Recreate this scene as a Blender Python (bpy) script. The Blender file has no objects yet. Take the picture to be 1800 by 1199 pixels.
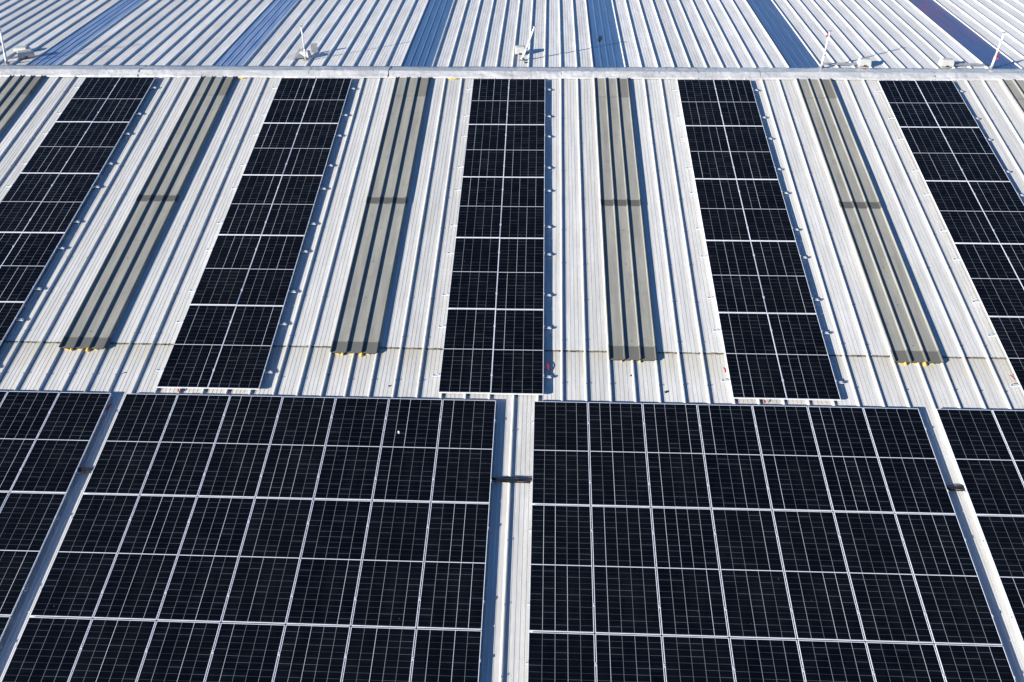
import bpy, bmesh, math, random
from mathutils import Vector, Matrix, noise, Euler
R = random.Random(7)
sc = bpy.context.scene
COL = sc.collection
# ------------------------------------------------------------ camera
cam_d = bpy.data.cameras.new('camera'); cam = bpy.data.objects.new('camera', cam_d); COL.objects.link(cam)
cam.location = (0.134, -23.777, 11.371); cam.rotation_euler = (0.8078, 0.0142, 0.0385)
cam_d.sensor_width = 36; cam_d.lens = 1424.95/1800*36; cam_d.clip_end = 2000
sc.camera = cam
# ------------------------------------------------------------ sky and sun
SUN = Vector((-0.80, -0.495, 0.345)).normalized()
w = bpy.data.worlds.new('World'); sc.world = w; w.use_nodes = True
nt = w.node_tree; nt.nodes.clear()
sky = nt.nodes.new('ShaderNodeTexSky'); sky.sky_type = 'NISHITA'; sky.sun_disc = False
sky.sun_elevation = math.asin(SUN.z); sky.sun_rotation = math.atan2(SUN.x, SUN.y)
sky.air_density = 1.0; sky.dust_density = 0.3; sky.ozone_density = 6.0
bg = nt.nodes.new('ShaderNodeBackground'); bg.inputs[1].default_value = 0.05
wo = nt.nodes.new('ShaderNodeOutputWorld')
tint = nt.nodes.new('ShaderNodeMix'); tint.data_type = 'RGBA'; tint.blend_type = 'MULTIPLY'; tint.inputs[0].default_value = 1
tint.inputs[7].default_value = (.76, 1.0, 1.20, 1)      # deep clear winter sky
nt.links.new(sky.outputs[0], tint.inputs[6]); nt.links.new(tint.outputs[2], bg.inputs[0]); nt.links.new(bg.outputs[0], wo.inputs[0])
sd = bpy.data.lights.new('sun', 'SUN'); sd.energy = 5.0; sd.angle = math.radians(0.4); sd.color = (1.0, 0.935, 0.835)
so = bpy.data.objects.new('sun', sd); COL.objects.link(so); so.rotation_euler = SUN.to_track_quat('Z', 'Y').to_euler(); so.location = SUN*60
sc.view_settings.view_transform = 'Standard'; sc.view_settings.look = 'None'; sc.view_settings.gamma = 1
sc.view_settings.exposure = 1.25

AL = 0.096185; CA, SA = math.cos(AL), math.sin(AL)
MF = Matrix.Rotation(AL, 4, 'X')      # front slope frame: x along ridge, y up the slope, z off the sheet
MB = Matrix.Rotation(-AL, 4, 'X')     # back slope frame: y down the slope
def FP(x, V, h=0, rz=0): return MF @ Matrix.Translation((x, -V, h)) @ Matrix.Rotation(rz, 4, 'Z')
def BP(x, V, h=0, rz=0): return MB @ Matrix.Translation((x, V, h)) @ Matrix.Rotation(rz, 4, 'Z')

# ------------------------------------------------------------ materials
class NG:
    def __init__(s, name):
        s.m = bpy.data.materials.new(name); s.m.use_nodes = True; s.t = s.m.node_tree
        s.b = s.t.nodes['Principled BSDF']
    def n(s, typ, **kw):
        n = s.t.nodes.new(typ)
        for k, v in kw.items(): setattr(n, k, v)
        return n
    def set(s, n, i, v):
        if hasattr(v, 'is_linked') or isinstance(v, bpy.types.NodeSocket): s.t.links.new(v, n.inputs[i])
        else: n.inputs[i].default_value = v
    def math(s, op, a, b=None, c=None):
        n = s.n('ShaderNodeMath', operation=op); s.set(n, 0, a)
        if b is not None: s.set(n, 1, b)
        if c is not None: s.set(n, 2, c)
        return n.outputs[0]
    def mix(s, f, a, b, bt='MIX'):
        n = s.n('ShaderNodeMix', data_type='RGBA', blend_type=bt)
        s.set(n, 0, f); s.set(n, 6, a if isinstance(a, bpy.types.NodeSocket) else (*a, 1)); s.set(n, 7, b if isinstance(b, bpy.types.NodeSocket) else (*b, 1))
        return n.outputs[2]
    def coord(s, scale=(1, 1, 1)):
        tc = s.n('ShaderNodeTexCoord'); mp = s.n('ShaderNodeMapping'); mp.inputs['Scale'].default_value = scale
        s.t.links.new(tc.outputs['Object'], mp.inputs[0]); return mp.outputs[0]
    def noise(s, vec, scale=1, detail=4, rough=.55):
        n = s.n('ShaderNodeTexNoise'); s.set(n, 'Vector', vec); n.inputs['Scale'].default_value = scale
        n.inputs['Detail'].default_value = detail; n.inputs['Roughness'].default_value = rough
        return n.outputs[0]
    def ramp(s, f, a, b, lo=0., hi=1.):
        n = s.n('ShaderNodeMapRange'); s.set(n, 0, f); s.set(n, 1, a); s.set(n, 2, b); s.set(n, 3, lo); s.set(n, 4, hi)
        return n.outputs[0]
    def xyz(s):
        tc = s.n('ShaderNodeTexCoord'); sp = s.n('ShaderNodeSeparateXYZ'); s.t.links.new(tc.outputs['Object'], sp.inputs[0])
        return sp.outputs
    def fin(s, color, metal=0., rough=.5, bump=None, bs=.2, bd=.01, spec=None):
        s.set(s.b, 'Base Color', color if isinstance(color, bpy.types.NodeSocket) else (*color, 1))
        s.set(s.b, 'Metallic', metal); s.set(s.b, 'Roughness', rough)
        if spec is not None: s.b.inputs['Specular IOR Level'].default_value = spec
        if bump is not None:
            n = s.n('ShaderNodeBump'); n.inputs['Strength'].default_value = bs; n.inputs['Distance'].default_value = bd
            s.set(n, 'Height', bump); s.t.links.new(n.outputs[0], s.b.inputs['Normal'])
        return s.m

def deck_mat(name, seam=None, met=.10, base=(.60, .60, .585)):
    g = NG(name)
    streak = g.noise(g.coord((9, .55, 1)), 1, 5, .6)
    blot = g.noise(g.coord((1, .6, 1)), 1.6, 5, .6)
    fine = g.noise(g.coord((40, 5, 1)), 1, 4, .7)
    x, y, z = g.xyz()
    pan = g.math('FLOOR', g.math('DIVIDE', g.math('SUBTRACT', x, .055), 1.013))
    wn = g.n('ShaderNodeTexWhiteNoise', noise_dimensions='1D'); g.set(wn, 'W', pan)
    c = g.mix(g.ramp(streak, .3, .75), tuple(v*.76 for v in base), tuple(v*1.12 for v in base))
    c = g.mix(g.ramp(blot, .45, .75, 0, .5), c, (.50, .48, .43))
    c = g.mix(g.ramp(fine, .35, .7, 0, .42), c, (.36, .36, .345))
    k = g.ramp(wn.outputs[0], 0, 1, .91, 1.05)
    kk = g.n('ShaderNodeCombineColor'); [g.set(kk, i, k) for i in range(3)]
    c = g.mix(1., c, kk.outputs[0], 'MULTIPLY')
    sp = g.n('ShaderNodeTexVoronoi'); g.set(sp, 'Vector', g.coord((1, 1, .2))); sp.inputs['Scale'].default_value = 3.2
    c = g.mix(g.ramp(sp.outputs['Distance'], .018, .035, .7, 0.), c, (.06, .06, .055))
    if seam:
        # moss and grime caught at the lap between sheets (it lies where the lap is)
        nz = g.noise(g.coord((14, 14, 1)), 1, 4, .7)
        n2 = g.noise(g.coord((2.2, .1, 1)), 1, 3, .6)
        dd = g.math('ABSOLUTE', g.math('ADD', y, seam+.012))
        wdt = g.ramp(nz, .33, .68, .010, .036)
        m = g.math('MULTIPLY', g.math('LESS_THAN', dd, wdt), g.math('LESS_THAN', z, .016))
        m = g.math('MULTIPLY', m, g.ramp(n2, .25, .6, .75, 1.))
        c = g.mix(m, c, (.045, .034, .014))
        below = g.ramp(g.math('ADD', y, seam), -.9, 0, 0, 1)
        bm = g.math('MULTIPLY', g.math('MULTIPLY', below, g.math('LESS_THAN', y, -seam)), g.ramp(streak, .38, .62, 0, .75))
        c = g.mix(bm, c, (.36, .33, .23))
    low = g.noise(g.coord((2.4, .8, 1)), 1, 2, .5)
    return g.fin(c, met, .5, g.math('ADD', low, g.math('MULTIPLY', fine, .05)), .25, .012, .3)

def cell_mat():
    g = NG('solar_cells')
    x, y, z = g.xyz()
    oi = g.n('ShaderNodeObjectInfo')
    px = .2125; u = g.math('ADD', g.math('DIVIDE', x, px), .5)
    iu = g.math('ROUND', u)
    du = g.math('MULTIPLY', g.math('ABSOLUTE', g.math('SUBTRACT', u, iu)), px)
    inx = g.math('LESS_THAN', g.math('ABSOLUTE', x), .50)
    sy = g.math('SIGN', y)
    cv = g.n('ShaderNodeCombineXYZ'); g.set(cv, 0, iu); g.set(cv, 1, g.math('MULTIPLY', oi.outputs['Random'], 91.7)); g.set(cv, 2, sy)
    wn = g.n('ShaderNodeTexWhiteNoise', noise_dimensions='3D'); g.set(wn, 'Vector', cv.outputs[0])
    br = .0030; bv = g.ramp(g.math('POWER', wn.outputs[0], 3.2), 0, 1, .13, .66)
    mv = g.math('MULTIPLY', g.math('LESS_THAN', du, br), inx)
    ay = g.math('ABSOLUTE', y)
    q = g.math('DIVIDE', g.math('SUBTRACT', ay, .008), .1070)
    iq = g.math('ROUND', q)
    dq = g.math('MULTIPLY', g.math('ABSOLUTE', g.math('SUBTRACT', q, iq)), .1070)
    cv2 = g.n('ShaderNodeCombineXYZ'); g.set(cv2, 0, g.math('FLOOR', g.math('ADD', u, 0))); g.set(cv2, 1, g.math('ADD', g.math('MULTIPLY', iq, sy), g.math('MULTIPLY', oi.outputs['Random'], 57.))) ; g.set(cv2, 2, .3)
    wn2 = g.n('ShaderNodeTexWhiteNoise', noise_dimensions='3D'); g.set(wn2, 'Vector', cv2.outputs[0])
    hw = .0017; bh = g.ramp(g.math('POWER', wn2.outputs[0], 2.), 0, 1, .035, .15)
    mh = g.math('MULTIPLY', g.math('LESS_THAN', dq, hw), g.math('GREATER_THAN', iq, .5))
    mc = g.math('LESS_THAN', ay, .0075)
    dust = g.noise(g.coord((1.4, .9, 1)), 1.2, 5, .6)
    cell = g.mix(g.ramp(dust, .45, .8), (.0012, .0022, .0048), (.004, .0052, .0085))
    tint = g.n('ShaderNodeTexWhiteNoise', noise_dimensions='3D'); g.set(tint, 'Vector', cv2.outputs[0])
    cell = g.mix(g.ramp(tint.outputs[0], .5, 1, 0, .35), cell, (.004, .008, .012))
    def grey(v, t):
        q_ = g.n('ShaderNodeCombineColor')
        for i_ in range(3): g.set(q_, i_, g.math('MULTIPLY', v, t[i_]))
        return q_.outputs[0]
    c = g.mix(mh, cell, grey(bh, (.95, 1., 1.1))); c = g.mix(mv, c, grey(bv, (.95, 1., 1.1))); c = g.mix(mc, c, (.50, .52, .57))
    sp = g.n('ShaderNodeTexVoronoi'); vv = g.n('ShaderNodeVectorMath', operation='ADD'); g.set(vv, 0, g.coord((1, 1, 1)))
    cb = g.n('ShaderNodeCombineXYZ'); g.set(cb, 0, g.math('MULTIPLY', oi.outputs['Random'], 40.)); g.t.links.new(cb.outputs[0], vv.inputs[1])
    g.set(sp, 'Vector', vv.outputs[0]); sp.inputs['Scale'].default_value = 2.3
    c = g.mix(g.ramp(sp.outputs['Distance'], .012, .026, .55, 0), c, (.16, .17, .17))
    # dust film: varies from module to module, settles along the low frame edge
    film = g.math('MULTIPLY', oi.outputs['Random'], .003)
    en = g.noise(g.coord((9, 9, 1)), 1, 4, .6)
    edge = g.math('MULTIPLY', g.ramp(g.math('ADD', y, g.math('MULTIPLY', en, .05)), -1.165, -1.12, .06, 0), g.ramp(en, .35, .7))
    run = g.noise(g.coord((16, .8, 1)), 1, 4, .65)
    film = g.math('ADD', g.math('ADD', film, edge), g.ramp(run, .58, .85, 0, .012))
    c = g.mix(film, c, (.34, .33, .31))
    g.fin(c, 0, g.ramp(dust, .3, .8, .10, .22), spec=.06)
    return g.m

def simple(name, col, metal=0., rough=.5, var=.12, scale=6, spec=None):
    g = NG(name)
    n = g.noise(g.coord((scale, scale, scale)), 1, 4, .6)
    c = g.mix(g.ramp(n, .3, .7), tuple(v*(1-var) for v in col), tuple(min(1, v*(1+var)) for v in col))
    return g.fin(c, metal, rough, n, .08, .004, spec)

M = {}
M['deck_front'] = deck_mat('weathered_sheet_front', seam=11.115)
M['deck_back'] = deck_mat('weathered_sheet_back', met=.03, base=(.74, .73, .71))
M['cells'] = cell_mat()
M['frame'] = simple('anodised_frame', (.70, .73, .79), .25, .35, .05)
M['alu'] = simple('mill_aluminium', (.52, .56, .62), .2, .4, .06)
M['bolt'] = simple('dark_bolt', (.10, .10, .10), .6, .5)
M['cable'] = simple('black_cable_sheath', (.009, .009, .010), 0, .6, .3, 6, .12)
M['foam'] = simple('yellow_foam', (.58, .37, .06), 0, .9, .5, 22)
M['red'] = simple('red_plastic', (.30, .012, .03), 0, .5, .15)
M['white'] = simple('white_paint', (.62, .62, .63), 0, .45, .08)
M['box'] = simple('pale_plastic', (.38, .385, .375), 0, .5, .1, 9)
M['dark'] = simple('dark_scrap', (.02, .022, .025), 0, .7, .3)
M['galv'] = simple('galvanised', (.28, .29, .31), .4, .5, .2, 12)
M['wall'] = simple('wall_sheet', (.45, .47, .49), .1, .6, .1)
M['ground'] = simple('concrete_yard', (.25, .245, .235), 0, .9, .2, .4)
def cap_mat():
    g = NG('crumpled_flashing')
    n = g.noise(g.coord((1.5, 3, 3)), 1, 5, .6); n2 = g.noise(g.coord((9, 22, 22)), 1, 4, .6)
    c = g.mix(g.ramp(n, .3, .75), (.44, .445, .45), (.70, .70, .69)); c = g.mix(g.ramp(n2, .45, .8, 0, .35), c, (.30, .295, .28))
    return g.fin(c, .3, .3, g.math('ADD', n, g.math('MULTIPLY', n2, .3)), .7, .04)
M['cap'] = cap_mat()
def skyl_mat():
    g = NG('aged_grp_sheet')
    oi = g.n('ShaderNodeObjectInfo'); cb = g.n('ShaderNodeCombineXYZ')
    for i_ in range(2): g.set(cb, i_, g.math('MULTIPLY', oi.outputs['Random'], 30.+i_*17))
    def off(v):
        a_ = g.n('ShaderNodeVectorMath', operation='ADD'); g.set(a_, 0, v); g.t.links.new(cb.outputs[0], a_.inputs[1]); return a_.outputs[0]
    n = g.noise(off(g.coord((5, .5, 1))), 1, 5, .6); n2 = g.noise(off(g.coord((2.5, 2.5, 1))), 1, 5, .65)
    n3 = g.noise(off(g.coord((26, 2.2, 1))), 1, 3, .6)
    x, y, z = g.xyz()
    c = g.mix(g.ramp(n, .3, .75), (.195, .198, .182), (.305, .302, .272))
    c = g.mix(g.ramp(n3, .5, .8, 0, .4), c, (.17, .17, .145))
    c = g.mix(g.ramp(n2, .55, .8, 0, .55), c, (.15, .15, .13))
    # translucent sheets are twice as dark where two of them lap
    def band(a, b, k):
        nonlocal c
        wob = g.math('MULTIPLY', g.math('SUBTRACT', n2, .5), .05)
        yy = g.math('ADD', y, wob)
        m = g.math('MULTIPLY', g.math('GREATER_THAN', yy, -b), g.math('LESS_THAN', yy, -a))
        c = g.mix(g.math('MULTIPLY', m, k), c, (.085, .088, .082))
    band(6.02, 6.27, .95); band(11.0, 11.4, .78)
    m2 = g.math('MULTIPLY', g.math('GREATER_THAN', y, -1.27), g.math('GREATER_THAN', x, .69))
    c = g.mix(g.math('MULTIPLY', m2, .62), c, (.11, .105, .095))
    m3 = g.math('LESS_THAN', g.math('ABSOLUTE', g.math('ADD', y, 1.28)), .018)
    c = g.mix(g.math('MULTIPLY', m3, .6), c, (.10, .10, .09))
    return g.fin(c, 0, .6, n2, .15, .01, .12)
M['skyl'] = skyl_mat()
def blue_mat(name, a, b, c3=None):
    g = NG(name)
    n = g.noise(g.coord((6, .45, 1)), 1, 5, .65)
    c = g.mix(g.ramp(n, .36, .66), a, b)
    if c3:
        n2 = g.noise(g.coord((6, .5, 1)), 1.3, 4, .6)
        x, y, z = g.xyz()
        m = g.math('MULTIPLY', g.ramp(n2, .42, .6), g.ramp(y, 2.2, 5.5))
        c = g.mix(m, c, c3)
    sp = g.n('ShaderNodeTexVoronoi'); g.set(sp, 'Vector', g.coord((1, 1, .2))); sp.inputs['Scale'].default_value = 1.6
    c = g.mix(g.ramp(sp.outputs['Distance'], .02, .035, .5, 0.), c, (.4, .45, .5))
    return g.fin(c, 0, .28, n, .12, .008, .5)
M['blue0'] = blue_mat('pale_blue_sheet', (.085, .15, .31), (.24, .31, .45))
M['blue1'] = blue_mat('blue_sheet', (.040, .085, .19), (.062, .12, .245))
M['blue2'] = blue_mat('deep_blue_sheet', (.034, .065, .155), (.052, .09, .195))
M['blue3'] = blue_mat('purple_tinged_blue_sheet', (.032, .05, .135), (.048, .07, .17), (.12, .035, .085))

# ------------------------------------------------------------ mesh helpers
def bm_box(bm, x0, x1, y0, y1, z0, z1, bev=0.):
    r = bmesh.ops.create_cube(bm, size=1)
    vs = r['verts']
    for v in vs: v.co = Vector(((x0+x1)/2+v.co.x*(x1-x0), (y0+y1)/2+v.co.y*(y1-y0), (z0+z1)/2+v.co.z*(z1-z0)))
    if bev:
        es = list({e for v in vs for e in v.link_edges}); bmesh.ops.bevel(bm, geom=es, offset=bev, segments=1, affect='EDGES')
def bm_tube(bm, pts, r, seg=8, r1=None):
    pts = [Vector(p) for p in pts]; rings = []
    for i, p in enumerate(pts):
        d = (pts[min(i+1, len(pts)-1)]-pts[max(i-1, 0)]).normalized()
        a = d.orthogonal().normalized() if abs(d.z) < .9 else d.cross(Vector((0, 1, 0))).normalized()
        if abs(d.z) < .9: a = d.cross(Vector((0, 0, 1))).normalized()
        b = d.cross(a); rr = r if r1 is None else r+(r1-r)*i/(len(pts)-1)
        rings.append([bm.verts.new(p+(a*math.cos(t)+b*math.sin(t))*rr) for t in [2*math.pi*k/seg for k in range(seg)]])
    for A, B in zip(rings, rings[1:]):
        for k in range(seg): bm.faces.new((A[k], A[(k+1) % seg], B[(k+1) % seg], B[k]))
    bm.faces.new(rings[0][::-1]); bm.faces.new(rings[-1])
def mk(bm, name, mat, parent=None, mw=None, smooth=False):
    bmesh.ops.recalc_face_normals(bm, faces=bm.faces)
    me = bpy.data.meshes.new(name); bm.to_mesh(me); bm.free(); me.materials.append(mat)
    if smooth:
        for p in me.polygons: p.use_smooth = True
    o = bpy.data.objects.new(name, me); COL.objects.link(o)
    if parent: o.parent = parent
    if mw is not None: o.matrix_local = mw
    return o
def empty(name, mw):
    o = bpy.data.objects.new(name, None); o.empty_display_size = .1; COL.objects.link(o); o.matrix_world = mw; return o
def tag(o, label, cat, group=None):
    o['label'] = label; o['category'] = cat
    if group: o['group'] = group
    return o
def dup(root, mw, label, group=None):
    r = root.copy(); COL.objects.link(r); r.matrix_world = mw; r['label'] = label
    if group: r['group'] = group
    for ch in list(root.children):
        c = ch.copy(); COL.objects.link(c); c.parent = r
        for gch in list(ch.children):
            d = gch.copy(); COL.objects.link(d); d.parent = c
    return r
def extrude(profile, ys, thick=0.):
    """sheet: profile [(x,h)], swept along ys [(y, dh)]"""
    bm = bmesh.new(); rows = []
    for y, dh in ys: rows.append([bm.verts.new((x, y, h+dh)) for x, h in profile])
    for A, B in zip(rows, rows[1:]):
        for i in range(len(A)-1): bm.faces.new((A[i], A[i+1], B[i+1], B[i]))
    return bm

# ------------------------------------------------------------ the hall and its roof
PITCH = .5065; X0 = .069
def deck_profile(kmin, kmax, skip=()):
    pts = []
    for k in range(kmin, kmax+1):
        xr = X0+PITCH*k
        if (k-1) in skip:            # pan under a back skylight, no rib
            pts += [(xr-.2, -.012), (xr+.2, -.012)]; continue
        pts += [(xr-.046, 0), (xr-.022, .042), (xr, .042), (xr+.022, 0)]
        if k in skip: pts += [(xr+.03, -.012), (xr+.3, -.012)]; continue
        if (k-2) in skip: pass
        for o in (.102, .188, .274, .360):
            pts += [(xr+o-.004, .0012), (xr+o+.003, -.0022)]
    return pts
roof = empty('warehouse', Matrix.Identity(4))
tag(roof, 'long warehouse under a low gable roof of pale ribbed metal sheet', 'building')
ysf = lambda a, b, n: [(a+(b-a)*i/n, 0) for i in range(n+1)]
pf = deck_profile(-62, 62)
def waved(profile, v0, v1, n, dz=0., s=-1):
    bm = bmesh.new(); rows = []
    for i in range(n+1):
        V = v0+(v1-v0)*i/n
        rows.append([bm.verts.new((x+.004*noise.noise((x*.6, V*.35, 3)), s*V, h+dz+.004*noise.noise((x*1.9, V*.5, 0)))) for x, h in profile])
    for A, B in zip(rows, rows[1:]):
        for i in range(len(A)-1): bm.faces.new((A[i], A[i+1], B[i+1], B[i]))
    return bm
mk(waved(pf, 0.02, 11.115, 24, .005), 'roof_sheet', M['deck_front'], roof, MF)
mk(waved(pf, 10.95, 27, 24, 0), 'roof_sheet', M['deck_front'], roof, MF)
BSK = [-33, -21, -9, 3, 15, 27]
mk(waved(deck_profile(-62, 62, BSK), 0.02, 19, 24, 0, 1), 'roof_sheet', M['deck_back'], roof, MB)
# walls
bm = bmesh.new()
xe = 31.2; yf, zf = -26.7*CA, -26.7*SA-.08; yb, zb = 18.7*CA, -18.7*SA-.08; zg = -9.0
P = [(yf, zg), (yf, zf), (0, -.08), (yb, zb), (yb, zg)]
L = [bm.verts.new((-xe, y, z)) for y, z in P]; Rr = [bm.verts.new((xe, y, z)) for y, z in P]
bm.faces.new(L); bm.faces.new(Rr[::-1])
for i in (0, 3): bm.faces.new((L[i], L[i+1], Rr[i+1], Rr[i]))
mk(bm, 'wall', M['wall'], roof)
bm = bmesh.new(); s = 400
bm.faces.new([bm.verts.new(p) for p in ((-s, -s, zg), (s, -s, zg), (s, s, zg), (-s, s, zg))])
g = mk(bm, 'ground', M['ground']); g['kind'] = 'structure'
# screws
def screws(kr, rows, mw, s):
    bm = bmesh.new()
    for k in kr:
        for V in rows:
            if R.random() < .12: continue
            x = X0+PITCH*k-.006; y = s*(V+R.uniform(-.02, .02)); r = .010
            vs = [bm.verts.new((x+r*math.cos(t), y+r*math.sin(t), .040)) for t in (0, 1.05, 2.1, 3.14, 4.19, 5.24)]
            vt = [bm.verts.new((v.co.x, v.co.y, .058)) for v in vs]
            bm.faces.new(vt)
            for i in range(6): bm.faces.new((vs[i], vs[(i+1) % 6], vt[(i+1) % 6], vt[i]))
    o = mk(bm, 'roof_screw', M['bolt'], roof, mw); o['kind'] = 'stuff'
screws(range(-44, 44), [12.05-1.21*i for i in range(10)]+[13.3, 14.5, 15.7, 16.9, 18.1], MF, -1)
# ridge flashing, in lapped lengths, dented
joints = [-31.4, -26, -20.9, -18.0, -12.7, -7.32, -4.83, .52, 4.69, 6.56, 11.76, 17.1, 22.4, 27.5, 31.4]
for j in range(len(joints)-1):
    a, b = joints[j]-.0, joints[j+1]+.06
    n = max(6, int((b-a)/.03)); off = .005*(j % 2)
    bm = bmesh.new(); rows = []
    for i in range(n+1):
        x = a+(b-a)*i/n; e1 = noise.noise((x*1.1, 5, j)); e2 = noise.noise((x*.8, 9, j)); e3 = noise.noise((x*2.7, 2, j))
        rip = .010*max(0, noise.noise((x*2.2, 7.3, j)))
        nn = lambda f, q, a_: a_*noise.noise((x*f, q, j))
        sec = [(-.262+.006*e3, .026+rip), (-.255, .050+.012*e1+rip), (-.20, .066+nn(2.1, .3, .026)+nn(6, .9, .011)),
               (-.13, .086+nn(1.9, 1.3, .030)+nn(7, 2.1, .014)), (-.07, .104+nn(1.7, 2.3, .022)+nn(6, 3.1, .010)), (-.025, .118+.006*e2), (-.008, .1225+.006*e2), (.008, .1225+.006*e2), (.025, .1205+.006*e2),
               (.10, .113+nn(1.5, 3.3, .012)+nn(5, 5.2, .004)), (.25, .092+nn(1.6, 4.3, .018)+nn(5, 6.2, .006)), (.42, .066+nn(1.8, 6.3, .012)+nn(6, 7.2, .004)), (.575, .050+.010*e2+.4*rip), (.582, .030+.010*e2)]
        r = []
        for s_, h in sec:
            if s_ < 0: p = Vector((x, s_*CA, s_*SA+(h+off)*CA))
            else: p = Vector((x, s_*CA, -s_*SA+(h+off)*CA))
            k = noise.noise((x*3.6, s_*7, j*3.1)); k = max(0, 1-abs(k)*6) if noise.noise((x*.9, 4.4, j)) > .02 else 0; p.z -= .011*k*(1 if abs(s_) < .5 else 0)
            r.append(bm.verts.new(p))
        rows.append(r)
    last = [v.co.copy() for v in rows[-1]]
    for A, B in zip(rows, rows[1:]):
        for i in range(len(A)-1): bm.faces.new((A[i], A[i+1], B[i+1], B[i]))
    cap = mk(bm, 'ridge_cap', M['cap'], roof, None, True)
    # thin dark strip marking the joint across the lap
    bm = bmesh.new(); pts = [p_.copy() for p_ in last]
    q0 = [bm.verts.new((p_.x-.007+.004*noise.noise(p_*9), p_.y, p_.z+.0045)) for p_ in pts]; q1 = [bm.verts.new((p_.x+.003+.004*noise.noise(p_*11), p_.y, p_.z+.0035)) for p_ in pts]
    for i in range(len(pts)-1): bm.faces.new((q0[i], q0[i+1], q1[i+1], q1[i]))
    mk(bm, 'lap_strip', M['bolt'], cap, Matrix.Identity(4))
# foam fillers peeping out under the flashing
for x, wd in ((-9.35, .26), (-2.75, .30)):
    bm = bmesh.new(); bmesh.ops.create_icosphere(bm, subdivisions=3, radius=1)
    for v in bm.verts:
        k = 1+.25*noise.noise(v.co*2.5+Vector((x, 0, 0))); v.co = Vector((v.co.x*wd*.5*k, v.co.y*.035*k, v.co.z*.016*k))
    mk(bm, 'foam_filler', M['foam'], roof, FP(x, .275, .028), True)

# skylights of the front slope: raised ribbed sheets
def skyl_profile():
    pts = [(-.021, .0425), (-.019, .094), (-.003, .094), (.008, .049)]
    for q in (.3377, .6753): pts += [(q-.032, .049), (q-.022, .094), (q-.004, .094), (q+.006, .049)]
    pts += [(1.013-.034, .049), (1.013-.024, .094), (1.013-.008, .094), (1.013+.002, .056), (1.013+.024, .049), (1.013+.025, .0)]
    return pts
FSK = {-33: 'front skylight strip cut by the left edge of the photo', -21: 'front grey skylight strip between the two leftmost panel strips', -9: 'front grey skylight strip left of the centre panel strip',
       3: 'front grey skylight strip right of the centre panel strip', 15: 'front grey skylight strip left of the rightmost panel strip', 27: 'front skylight strip cut by the right edge, under the ridge'}
for k, lab in FSK.items():
    x = X0+PITCH*k; VB = 11.385 if k == 3 else 11.32
    pr = skyl_profile()
    def sheet(v0, v1, dz, nm, par, mw):
        o = mk(waved([(a, h) for a, h in pr], v0, v1, 14, dz), nm, M['skyl'], par, mw)
        m = o.modifiers.new('thick', 'SOLIDIFY'); m.thickness = .003; m.offset = -1
        return o
    main = sheet(.27, 6.27, .005, 'skylight', roof, MF @ Matrix.Translation((x, 0, 0))); main['label'] = lab
    sheet(6.02, VB, .0005, 'lower_sheet', main, Matrix.Identity(4))
    # foam plugs and smears under the low end
    I = Matrix.Identity(4)
    for q, s_ in ((.24, 1), (.64, 1.05)):
        bm = bmesh.new(); bmesh.ops.create_icosphere(bm, subdivisions=3, radius=1)
        ss = s_*R.uniform(.8, 1.1)*(0.55 if k == 3 else 1)
        for v in bm.verts:
            kk = 1+.3*noise.noise(v.co*1.7+Vector((k, q, 0))); v.co = Vector((v.co.x*.040*kk*ss, v.co.y*.055*kk*ss, max(v.co.z, -.5)*.034*kk*ss))
        mk(bm, 'foam_plug', M['foam'], main, Matrix.Translation((q+R.uniform(-.03, .03), -VB-.015, .024)), True)
    for q, wd in (((.13, .10), (.44, .09), (.80, .08)) if k != 3 else ((.5, .06),)):
        bm = bmesh.new(); bmesh.ops.create_icosphere(bm, subdivisions=3, radius=1)
        for v in bm.verts:
            kk = 1+.6*noise.noise(v.co*2.1+Vector((k, q, 4))); v.co = Vector((v.co.x*wd*.5*kk, v.co.y*.013*kk, v.co.z*.011*kk))
        mk(bm, 'foam_smear', M['foam'], main, Matrix.Translation((q, -VB+.002, .012)), True)
    # dark closer plate behind the foam
    bm = bmesh.new()
    for q in (0., .3377, .6753): bm_box(bm, q+.012, q+.3377-.04, -VB+.012, -VB+.018, .008, .046)
    mk(bm, 'end_closer', M['dark'], main, I)

# skylights of the back slope: blue, nearly flush
BM = {-33: ('blue0', 'pale blue skylight strip, leftmost beyond the ridge'), -21: ('blue0', 'pale blue skylight strip, second from left beyond the ridge'),
      -9: ('blue1', 'blue skylight strip left of centre beyond the ridge'), 3: ('blue1', 'blue skylight strip with a black scrap beyond the ridge'),
      15: ('blue2', 'deep blue skylight strip beyond the ridge, right of centre'), 27: ('blue3', 'blue skylight strip with purple red tinge, far right beyond the ridge')}
M['skb'] = M['blue1']
for k, (mt, lab) in BM.items():
    a = .024; b = 2*PITCH-.050; pr = [(a, 0), (a+.02, .012)]
    for q in (.26, .50, .74):
        c = a+(b-a)*q; pr += [(c-.040, .012), (c-.010, .024), (c+.010, .024), (c+.036, .012)]
    pr += [(b-.02, .012), (b, .02)]
    o = mk(waved(pr, .45, 18.5, 20, 0, 1), 'skylight', M[mt], roof, MB @ Matrix.Translation((X0+PITCH*k, 0, 0))); o['label'] = lab

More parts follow.
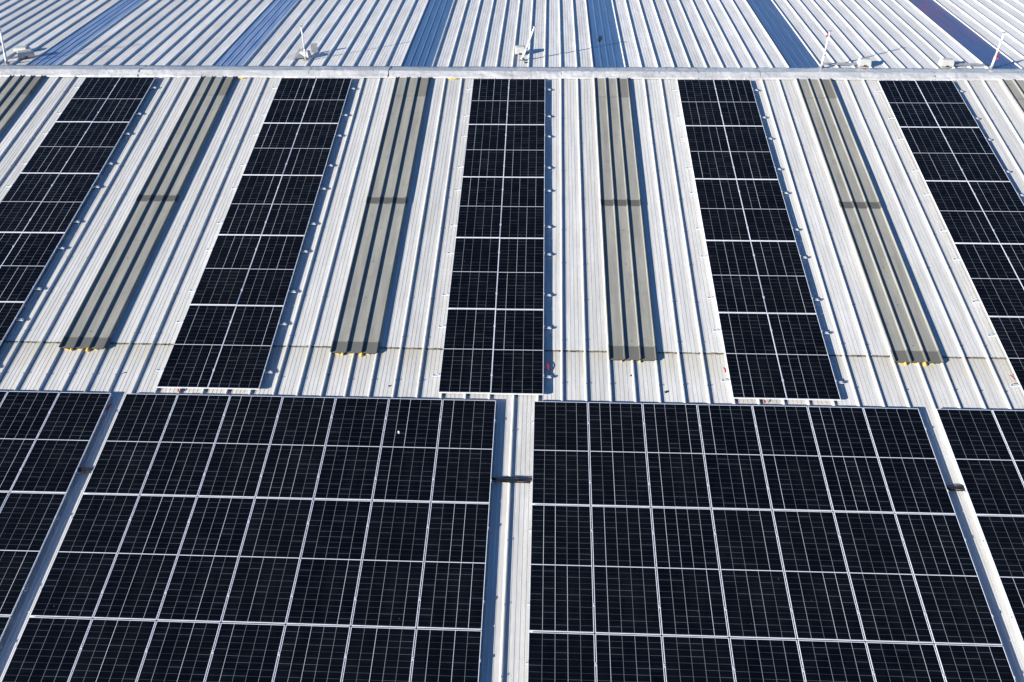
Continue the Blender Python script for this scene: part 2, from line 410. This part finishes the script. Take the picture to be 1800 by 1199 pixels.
# ------------------------------------------------------------ solar panels
PW, PL, G = 1.096, 2.384, .02; HB = .069; HT = .104
def make_panel():
    t = empty('solar_panel', Matrix.Identity(4))
    bm = bmesh.new(); lip = .0105; w2, l2 = PW/2, PL/2
    # long rails then short rails butted between them
    bm_box(bm, -w2, -w2+lip, -l2, l2, 0, .035, .0015); bm_box(bm, w2-lip, w2, -l2, l2, 0, .035, .0015)
    bm_box(bm, -w2+lip, w2-lip, -l2, -l2+lip, .0005, .0345); bm_box(bm, -w2+lip, w2-lip, l2-lip, l2, .0005, .0345)
    mk(bm, 'frame', M['frame'], t)
    bm = bmesh.new(); bm_box(bm, -w2+lip, w2-lip, -l2+lip, l2-lip, .027, .0325)
    mk(bm, 'glass', M['cells'], t)
    return tag(t, '', 'solar panel')
proto = make_panel(); used = [False]
def place_panel(mw, lab, grp):
    mw = mw @ Euler((R.gauss(0, .0012), R.gauss(0, .0015), 0)).to_matrix().to_4x4()   # hand-levelled: none sits perfectly true
    if not used[0]:
        used[0] = True; proto.matrix_world = mw; proto['label'] = lab; proto['group'] = grp; return proto
    return dup(proto, mw, lab, grp)
ORD = ['first', 'second', 'third', 'fourth', 'fifth', 'sixth', 'seventh']
RORD = ['first', 'second', 'third', 'fourth', 'fifth']
V0 = .392; LP = PL+G
STR = [(-14.149, -.0069, 'leftmost'), (-8.029, -.0020, 'second'), (-2.066, -.0069, 'centre'), (4.074, -.0010, 'fourth'), (10.047, .0015, 'rightmost')]
def strip_tf(i, lx, lv):
    x, rot, _ = STR[i]; th = -rot
    return x+lx-rot*(lv-6.0), V0+lv, th
railspec = []; midspec = []
for i, (x, rot, nm) in enumerate(STR):
    gp = .001
    for r in range(5):
        for c in range(2):
            lx = c*(PW+gp)+PW/2; lv = r*LP+PL/2
            X, V, th = strip_tf(i, lx, lv)
            jit = R.uniform(-.002, .002)
            place_panel(FP(X, V+jit, HB+R.uniform(0, .002), th), f'solar panel, {"left" if c==0 else "right"} column, {RORD[r]} row below the ridge, {nm} vertical strip', f'panels of the {nm} vertical strip')
        for q, pos in ((.50, 'upper'), (1.90, 'lower')):
            for side in (0, 1):
                X, V, th = strip_tf(i, side*(2*PW+gp), r*LP+q+R.uniform(-.015, .015))
                railspec.append((X, V, th, side, .17, f'{pos} rail end at {"right" if side else "left"} edge, {RORD[r]} panel row, {nm} strip', f'rail ends along the {nm} strip'))
            X, V, th = strip_tf(i, PW+gp/2, r*LP+q)
            midspec.append((X, V, th, f'{pos} middle clamp between panel pair, {RORD[r]} row, {nm} strip', f'middle clamps of the {nm} strip'))
ARR = [(-16.722, range(3, 7), 'far left'), (-8.601, range(7), 'wide left'), (-.018, range(7), 'wide right'), (8.131, range(0, 4), 'far right')]
VA = V0+12.188
CN = ['top', 'middle', 'bottom']
for x, cols, nm in ARR:
    cols = list(cols)
    for r in range(3):
        for c in cols:
            X = x+c*(PW+G)+PW/2; V = VA+r*LP+PL/2
            if nm == 'far left': place = f'{["rightmost", "second from right", "third from right", "fourth from right"][6-c]}'
            else: place = f'{ORD[c]} from left'
            place_panel(FP(X, V+R.uniform(-.002, .002), HB+R.uniform(0, .002)), f'solar panel, {place}, {CN[r]} row, {nm} array', f'panels of the {nm} array')
            for q, pos in ((.50, 'upper'), (1.90, 'lower')):
                Vq = VA+r*LP+q+R.uniform(-.015, .015)
                if c != cols[-1]: midspec.append((X+PW/2+G/2, Vq, 0, f'{pos} middle clamp right of panel {place}, {CN[r]} row, {nm} array', f'middle clamps of the {nm} array'))
        for q, pos in ((.50, 'upper'), (1.90, 'lower')):
            Vq = VA+r*LP+q
            if nm != 'far right': railspec.append((x+7*(PW+G)-G, Vq, 0, 1, .045, f'{pos} rail end at right edge, {CN[r]} row, {nm} array', f'rail ends along the {nm} array'))
            if nm != 'far left': railspec.append((x, Vq, 0, 0, .035, f'{pos} rail end at left edge, {CN[r]} row, {nm} array', f'rail ends along the {nm} array'))
# short rails with an end clamp (local +x points away from the panel)
def make_rail(L):
    t = empty('mounting_rail', Matrix.Identity(4))
    bm = bmesh.new()
    bm_box(bm, -.16, L, -.024, -.015, 0, .026); bm_box(bm, -.16, L, .015, .024, 0, .026); bm_box(bm, -.16, L, -.015, .015, 0, .004)
    bm_box(bm, -.16, .028, -.015, -.006, .0220, .0255); bm_box(bm, -.16, .028, .006, .015, .0220, .0255)
    mk(bm, 'rail', M['alu'], t)
    bm = bmesh.new(); bm_box(bm, .003, .011, -.022, .022, .0265, .0655); bm_box(bm, -.008, .011, -.022, .022, .0655, .069); bm_box(bm, .011, .034, -.022, .022, .0265, .031)
    mk(bm, 'end_clamp', M['alu'], t)
    spots = [((.023, 0, .040), .008, .016)]+([((L-.018, yy, .018), .006, .034) for yy in (-.007, .007)] if L > .1 else [])
    for p_, r_, d_ in spots:
        bm = bmesh.new(); bmesh.ops.create_cone(bm, cap_ends=True, segments=6, radius1=r_, radius2=r_, depth=d_, matrix=Matrix.Translation(p_)); mk(bm, 'bolt', M['bolt'], t)
    return tag(t, '', 'mounting rail')
protos = {}
for (X, V, th, side, L, lab, grp) in railspec:
    mw = FP(X, V, .042, th+(0 if side else math.pi))
    if L not in protos:
        t = make_rail(L); t.matrix_world = mw; t['label'] = lab; t['group'] = grp; protos[L] = t
    else: dup(protos[L], mw, lab, grp)
mp = None
for (X, V, th, lab, grp) in midspec:
    if abs(X) > 13.2 or (V > 12 and not -11 < X < 9.9): continue
    mw = FP(X, V, HT+.003, th)
    if mp is None:
        mp = empty('panel_clamp', mw); tag(mp, lab, 'panel clamp', grp)
        bm = bmesh.new(); bm_box(bm, -.021, .021, -.030, .030, 0, .004, .001); mk(bm, 'clamp_plate', M['alu'], mp)
        bm = bmesh.new(); bmesh.ops.create_cone(bm, cap_ends=True, segments=6, radius1=.007, radius2=.007, depth=.007, matrix=Matrix.Translation((0, 0, .0075))); mk(bm, 'bolt', M['galv'], mp)
    else: dup(mp, mw, lab, grp)

# ------------------------------------------------------------ cables between the arrays
for (xa, xb, V, n, lab) in ((-.86, .05, 14.44, 4, 'black cable bundle bridging the gap between the two wide arrays'), (-9.02, -8.53, 14.44, 4, 'short black cable bundle in the left array gap'), (7.68, 8.2, 14.40, 4, 'short black cable bundle in the right array gap')):
    t = empty('cable_bundle', FP((xa+xb)/2, V, 0)); tag(t, lab, 'cables')
    for i in range(n):
        bm = bmesh.new(); pts = []
        hw = (xb-xa)/2
        for s_ in range(15):
            u = s_/14; x = -hw+2*hw*u
            pts.append((x, (i-(n-1)/2)*.033+.012*math.sin(u*5+i*1.3)*(1-u)+.004*math.sin(u*11+i), .056+.010*math.sin(u*math.pi)+.003*math.sin(u*9+i*2)))
        bm_tube(bm, pts, .0115); mk(bm, 'cable', M['cable'], t, None, True)

# ------------------------------------------------------------ red tags
for (x, V, rz, L, lab) in ((.262, 11.72, .05, .24, 'red tag strip beside the lowest rail end of the centre strip'), (-8.90, 12.96, -.35, .14, 'red tag at the top right corner of the far left array'),
        (4.03, 11.68, .15, .13, 'red tag by the lowest left rail end of the fourth strip'), (10.02, 11.74, .5, .13, 'red tag by the lowest left rail end of the rightmost strip'),
        (4.73, 12.47, .2, .08, 'small red tag under the bottom edge of the fourth strip'), (-7.55, 12.47, .1, .08, 'small red tag under the bottom edge of the second strip')):
    bm = bmesh.new(); rows = []
    for i in range(7):
        u = i/6; z = .05+.02*math.sin(u*3); y = L*u
        rows.append([bm.verts.new((xx+.006*math.sin(u*4), y, z)) for xx in (-.017, .017)])
    for A, B in zip(rows, rows[1:]): bm.faces.new((A[0], A[1], B[1], B[0]))
    o = mk(bm, 'red_tag', M['red'], None, FP(x, V, 0, rz)); tag(o, lab, 'tag', 'red tags on the panel rails')
    m = o.modifiers.new('thick', 'SOLIDIFY'); m.thickness = .002

# ------------------------------------------------------------ posts beyond the ridge
def post(x, V, tip, lab, flag=None, foot='plate', r=.028):
    """tip: offset of the top from the base, world metres"""
    mw = Matrix.Translation((BP(x, V, 0)).translation)
    t = empty('roof_post', mw); tag(t, lab, 'post', 'white posts standing behind the ridge')
    T = Vector(tip); n = T.normalized()
    bm = bmesh.new(); bm_tube(bm, [(0, 0, .03), T*.38], r*1.25, 10); bm_tube(bm, [T*.38, T], r, 10); mk(bm, 'pole', M['white'], t, None, True)
    bm = bmesh.new(); bm_tube(bm, [T*.37, T*.395], r*1.6, 10); mk(bm, 'collar', M['galv'], t, None, True)
    bm = bmesh.new(); bm_tube(bm, [T, T+n*.03], r*1.15, 10); bm_box(bm, T.x-.055, T.x+.055, T.y-.014, T.y+.014, T.z+.026, T.z+.042); mk(bm, 'top_fitting', M['galv'], t)
    bm = bmesh.new(); bm_box(bm, -.085, .085, -.075, .075, .040, .050, .002); bm_tube(bm, [(0, 0, .05), (n.x*.1, n.y*.1, .14)], r*1.7, 10)
    for a in (-1, 1): bm_tube(bm, [(a*.065, .03, .05), (n.x*.16, n.y*.16, .18)], .008, 6)
    mk(bm, 'foot', M['galv'], t)
    if flag:
        bm = bmesh.new(); rows = []
        z0, z1, wd = flag; a = -1 if wd < 0 else 1
        for i in range(9):
            u = i/8; c = T*(z0+(z1-z0)*u)
            rows.append([bm.verts.new((c.x+a*(r+.003)+a*s_*(abs(wd)*(.6+.4*math.sin(u*7))), c.y-.02+.02*math.sin(u*9+s_*3), c.z+.02*s_)) for s_ in (0, .5, 1)])
        for A, B in zip(rows, rows[1:]):
            for i in range(2): bm.faces.new((A[i], A[i+1], B[i+1], B[i]))
        o = mk(bm, 'ribbon', M['red'], t); m = o.modifiers.new('thick', 'SOLIDIFY'); m.thickness = .003
    return t
post(8.63, .60, (-.02, 0, 1.17), 'white post with red ribbon at its top behind the ridge', (.86, .98, -.07))
post(-.68, 1.235, (.40, 0, 1.09), 'white leaning post beside a pale box, behind the ridge at centre')
post(-7.66, 1.175, (.06, 0, 1.11), 'thin white post standing behind the ridge above the second strip', r=.020)
post(13.80, .62, (-.04, 0, 1.13), 'white post with red ribbon halfway up, far right behind ridge', (.25, .52, .05))
post(-17.33, .72, (.30, 0, 1.17), 'tall white post of the pair at the left edge', (.85, .95, -.04))
post(-17.75, .78, (.12, 0, 1.10), 'outer white post of the pair at the left edge')

def box(x, V, w_, d_, h_, rz, lab, arm=0, tilt=0., loose=False):
    t = empty('ballast_box', BP(x, V, .042, rz)); tag(t, lab, 'box', 'pale boxes behind the ridge')
    bm = bmesh.new(); bm_box(bm, -w_/2, w_/2, -d_/2, d_/2, .0, h_, .022)
    for v in bm.verts:
        if v.co.z > h_*.6: v.co.x *= .90; v.co.y *= .88
    mk(bm, 'body', M['box'], t)
    bm = bmesh.new(); bm_box(bm, -.045, .045, -d_/2-.006, -d_/2+.02, .0, .05); mk(bm, 'slot', M['dark'], t)
    bm = bmesh.new(); bm_box(bm, -w_/2+.05, w_/2-.05, -d_/2+.06, d_/2-.06, h_, h_+.012, .004); mk(bm, 'lid', M['box'], t)
    if arm:
        bm = bmesh.new(); a = 1 if arm > 0 else -1
        for yy in (-.05, .05): bm_box(bm, min(a*(w_/2-.01), a*w_/2+arm), max(a*(w_/2-.01), a*w_/2+arm), yy-.014, yy+.014, .03, .055)
        mk(bm, 'arm', M['galv'], t)
    return t
box(10.00, .84, .40, .26, .20, 0, 'pale box right of the red ribboned post behind the ridge', -1.05)
box(12.50, .82, .42, .26, .20, 0, 'pale box left of the far right post behind the ridge', .95)
box(-.75, 1.85, .34, .28, .22, .08, 'pale box behind the leaning centre post', 0)
box(-7.74, 1.45, .34, .24, .18, -.1, 'grey box behind the thin post above the second strip', 0)
box(-17.00, 1.35, .50, .26, .20, .55, 'pale box tipped among fittings at the left edge', -.3)
box(-17.45, 1.95, .46, .30, .12, .1, 'flat pale box behind the tipped box at the left edge', 0)
# bent plate propped by the thin post
bm = bmesh.new()
V4 = [(-.30, -.06, .05), (-.05, -.10, .06), (.02, .04, .20), (-.28, .02, .10), (.30, -.02, .06), (.33, .12, .26), (.12, .14, .30)]
vs = [bm.verts.new(p) for p in V4]
for f in ((0, 1, 2, 3), (1, 4, 5, 2), (2, 5, 6)): bm.faces.new([vs[i] for i in f])
o = mk(bm, 'bent_plate', M['galv'], None, BP(-8.0, 1.32, .0, .1)); tag(o, 'bent grey metal plate lying left of the thin post', 'metal plate'); m = o.modifiers.new('thick', 'SOLIDIFY'); m.thickness = .006
# upright panel behind the thin post box
bm = bmesh.new(); bm_box(bm, -.11, .11, -.012, .012, 0, .30, .003); o = mk(bm, 'upright_plate', M['galv'], None, BP(-7.52, 1.85, .042, .2)); tag(o, 'upright grey plate behind the box by the thin post', 'metal plate')
# feet plate by the centre post
bm = bmesh.new(); bm_box(bm, -.07, .07, -.05, .05, 0, .012, .002); o = mk(bm, 'loose_plate', M['dark'], None, BP(-.52, 1.06, .005, .1)); tag(o, 'small dark plate in front of the leaning centre post', 'metal plate')

# ------------------------------------------------------------ small litter
def scrap(x, V, sx, sy, rz, lab, back=False, mat='dark', h=.012, z=.0, name='debris'):
    bm = bmesh.new(); bmesh.ops.create_icosphere(bm, subdivisions=2, radius=1)
    for v in bm.verts:
        k = 1+.5*noise.noise(v.co*1.8+Vector((x, V, 0))); v.co = Vector((v.co.x*sx*k, v.co.y*sy*k, (v.co.z*h)*k+h*.7))
    o = mk(bm, name, M[mat], None, (BP if back else FP)(x, V, z, rz)); tag(o, lab, 'debris'); return o
scrap(1.89, 3.35, .05, .34, -.12, 'long black scrap lying on the blue skylight beyond the ridge', True, z=.012, h=.02)
scrap(2.737, 12.20, .045, .028, .5, 'black scrap on the sheet above the wide right array')
scrap(-2.722, 13.42, .025, .035, .2, 'white blob on a panel of the wide left array', mat='white', z=HT-.002, name='dropping')
scrap(2.03, 11.78, .022, .02, .9, 'black crumb below the skylight right of the centre strip')
scrap(-3.1, 12.18, .018, .022, .3, 'black crumb on the sheet left of the centre strip')
scrap(-4.45, 11.9, .016, .016, .3, 'tiny black crumb below the skylight left of centre')
scrap(8.72, 11.75, .018, .014, .3, 'tiny black crumb below the skylight left of the rightmost strip')
scrap(-8.9, 11.95, .02, .014, .3, 'tiny black crumb below the skylight between leftmost strips')

sc.render.engine = 'CYCLES'
sc.cycles.max_bounces = 6
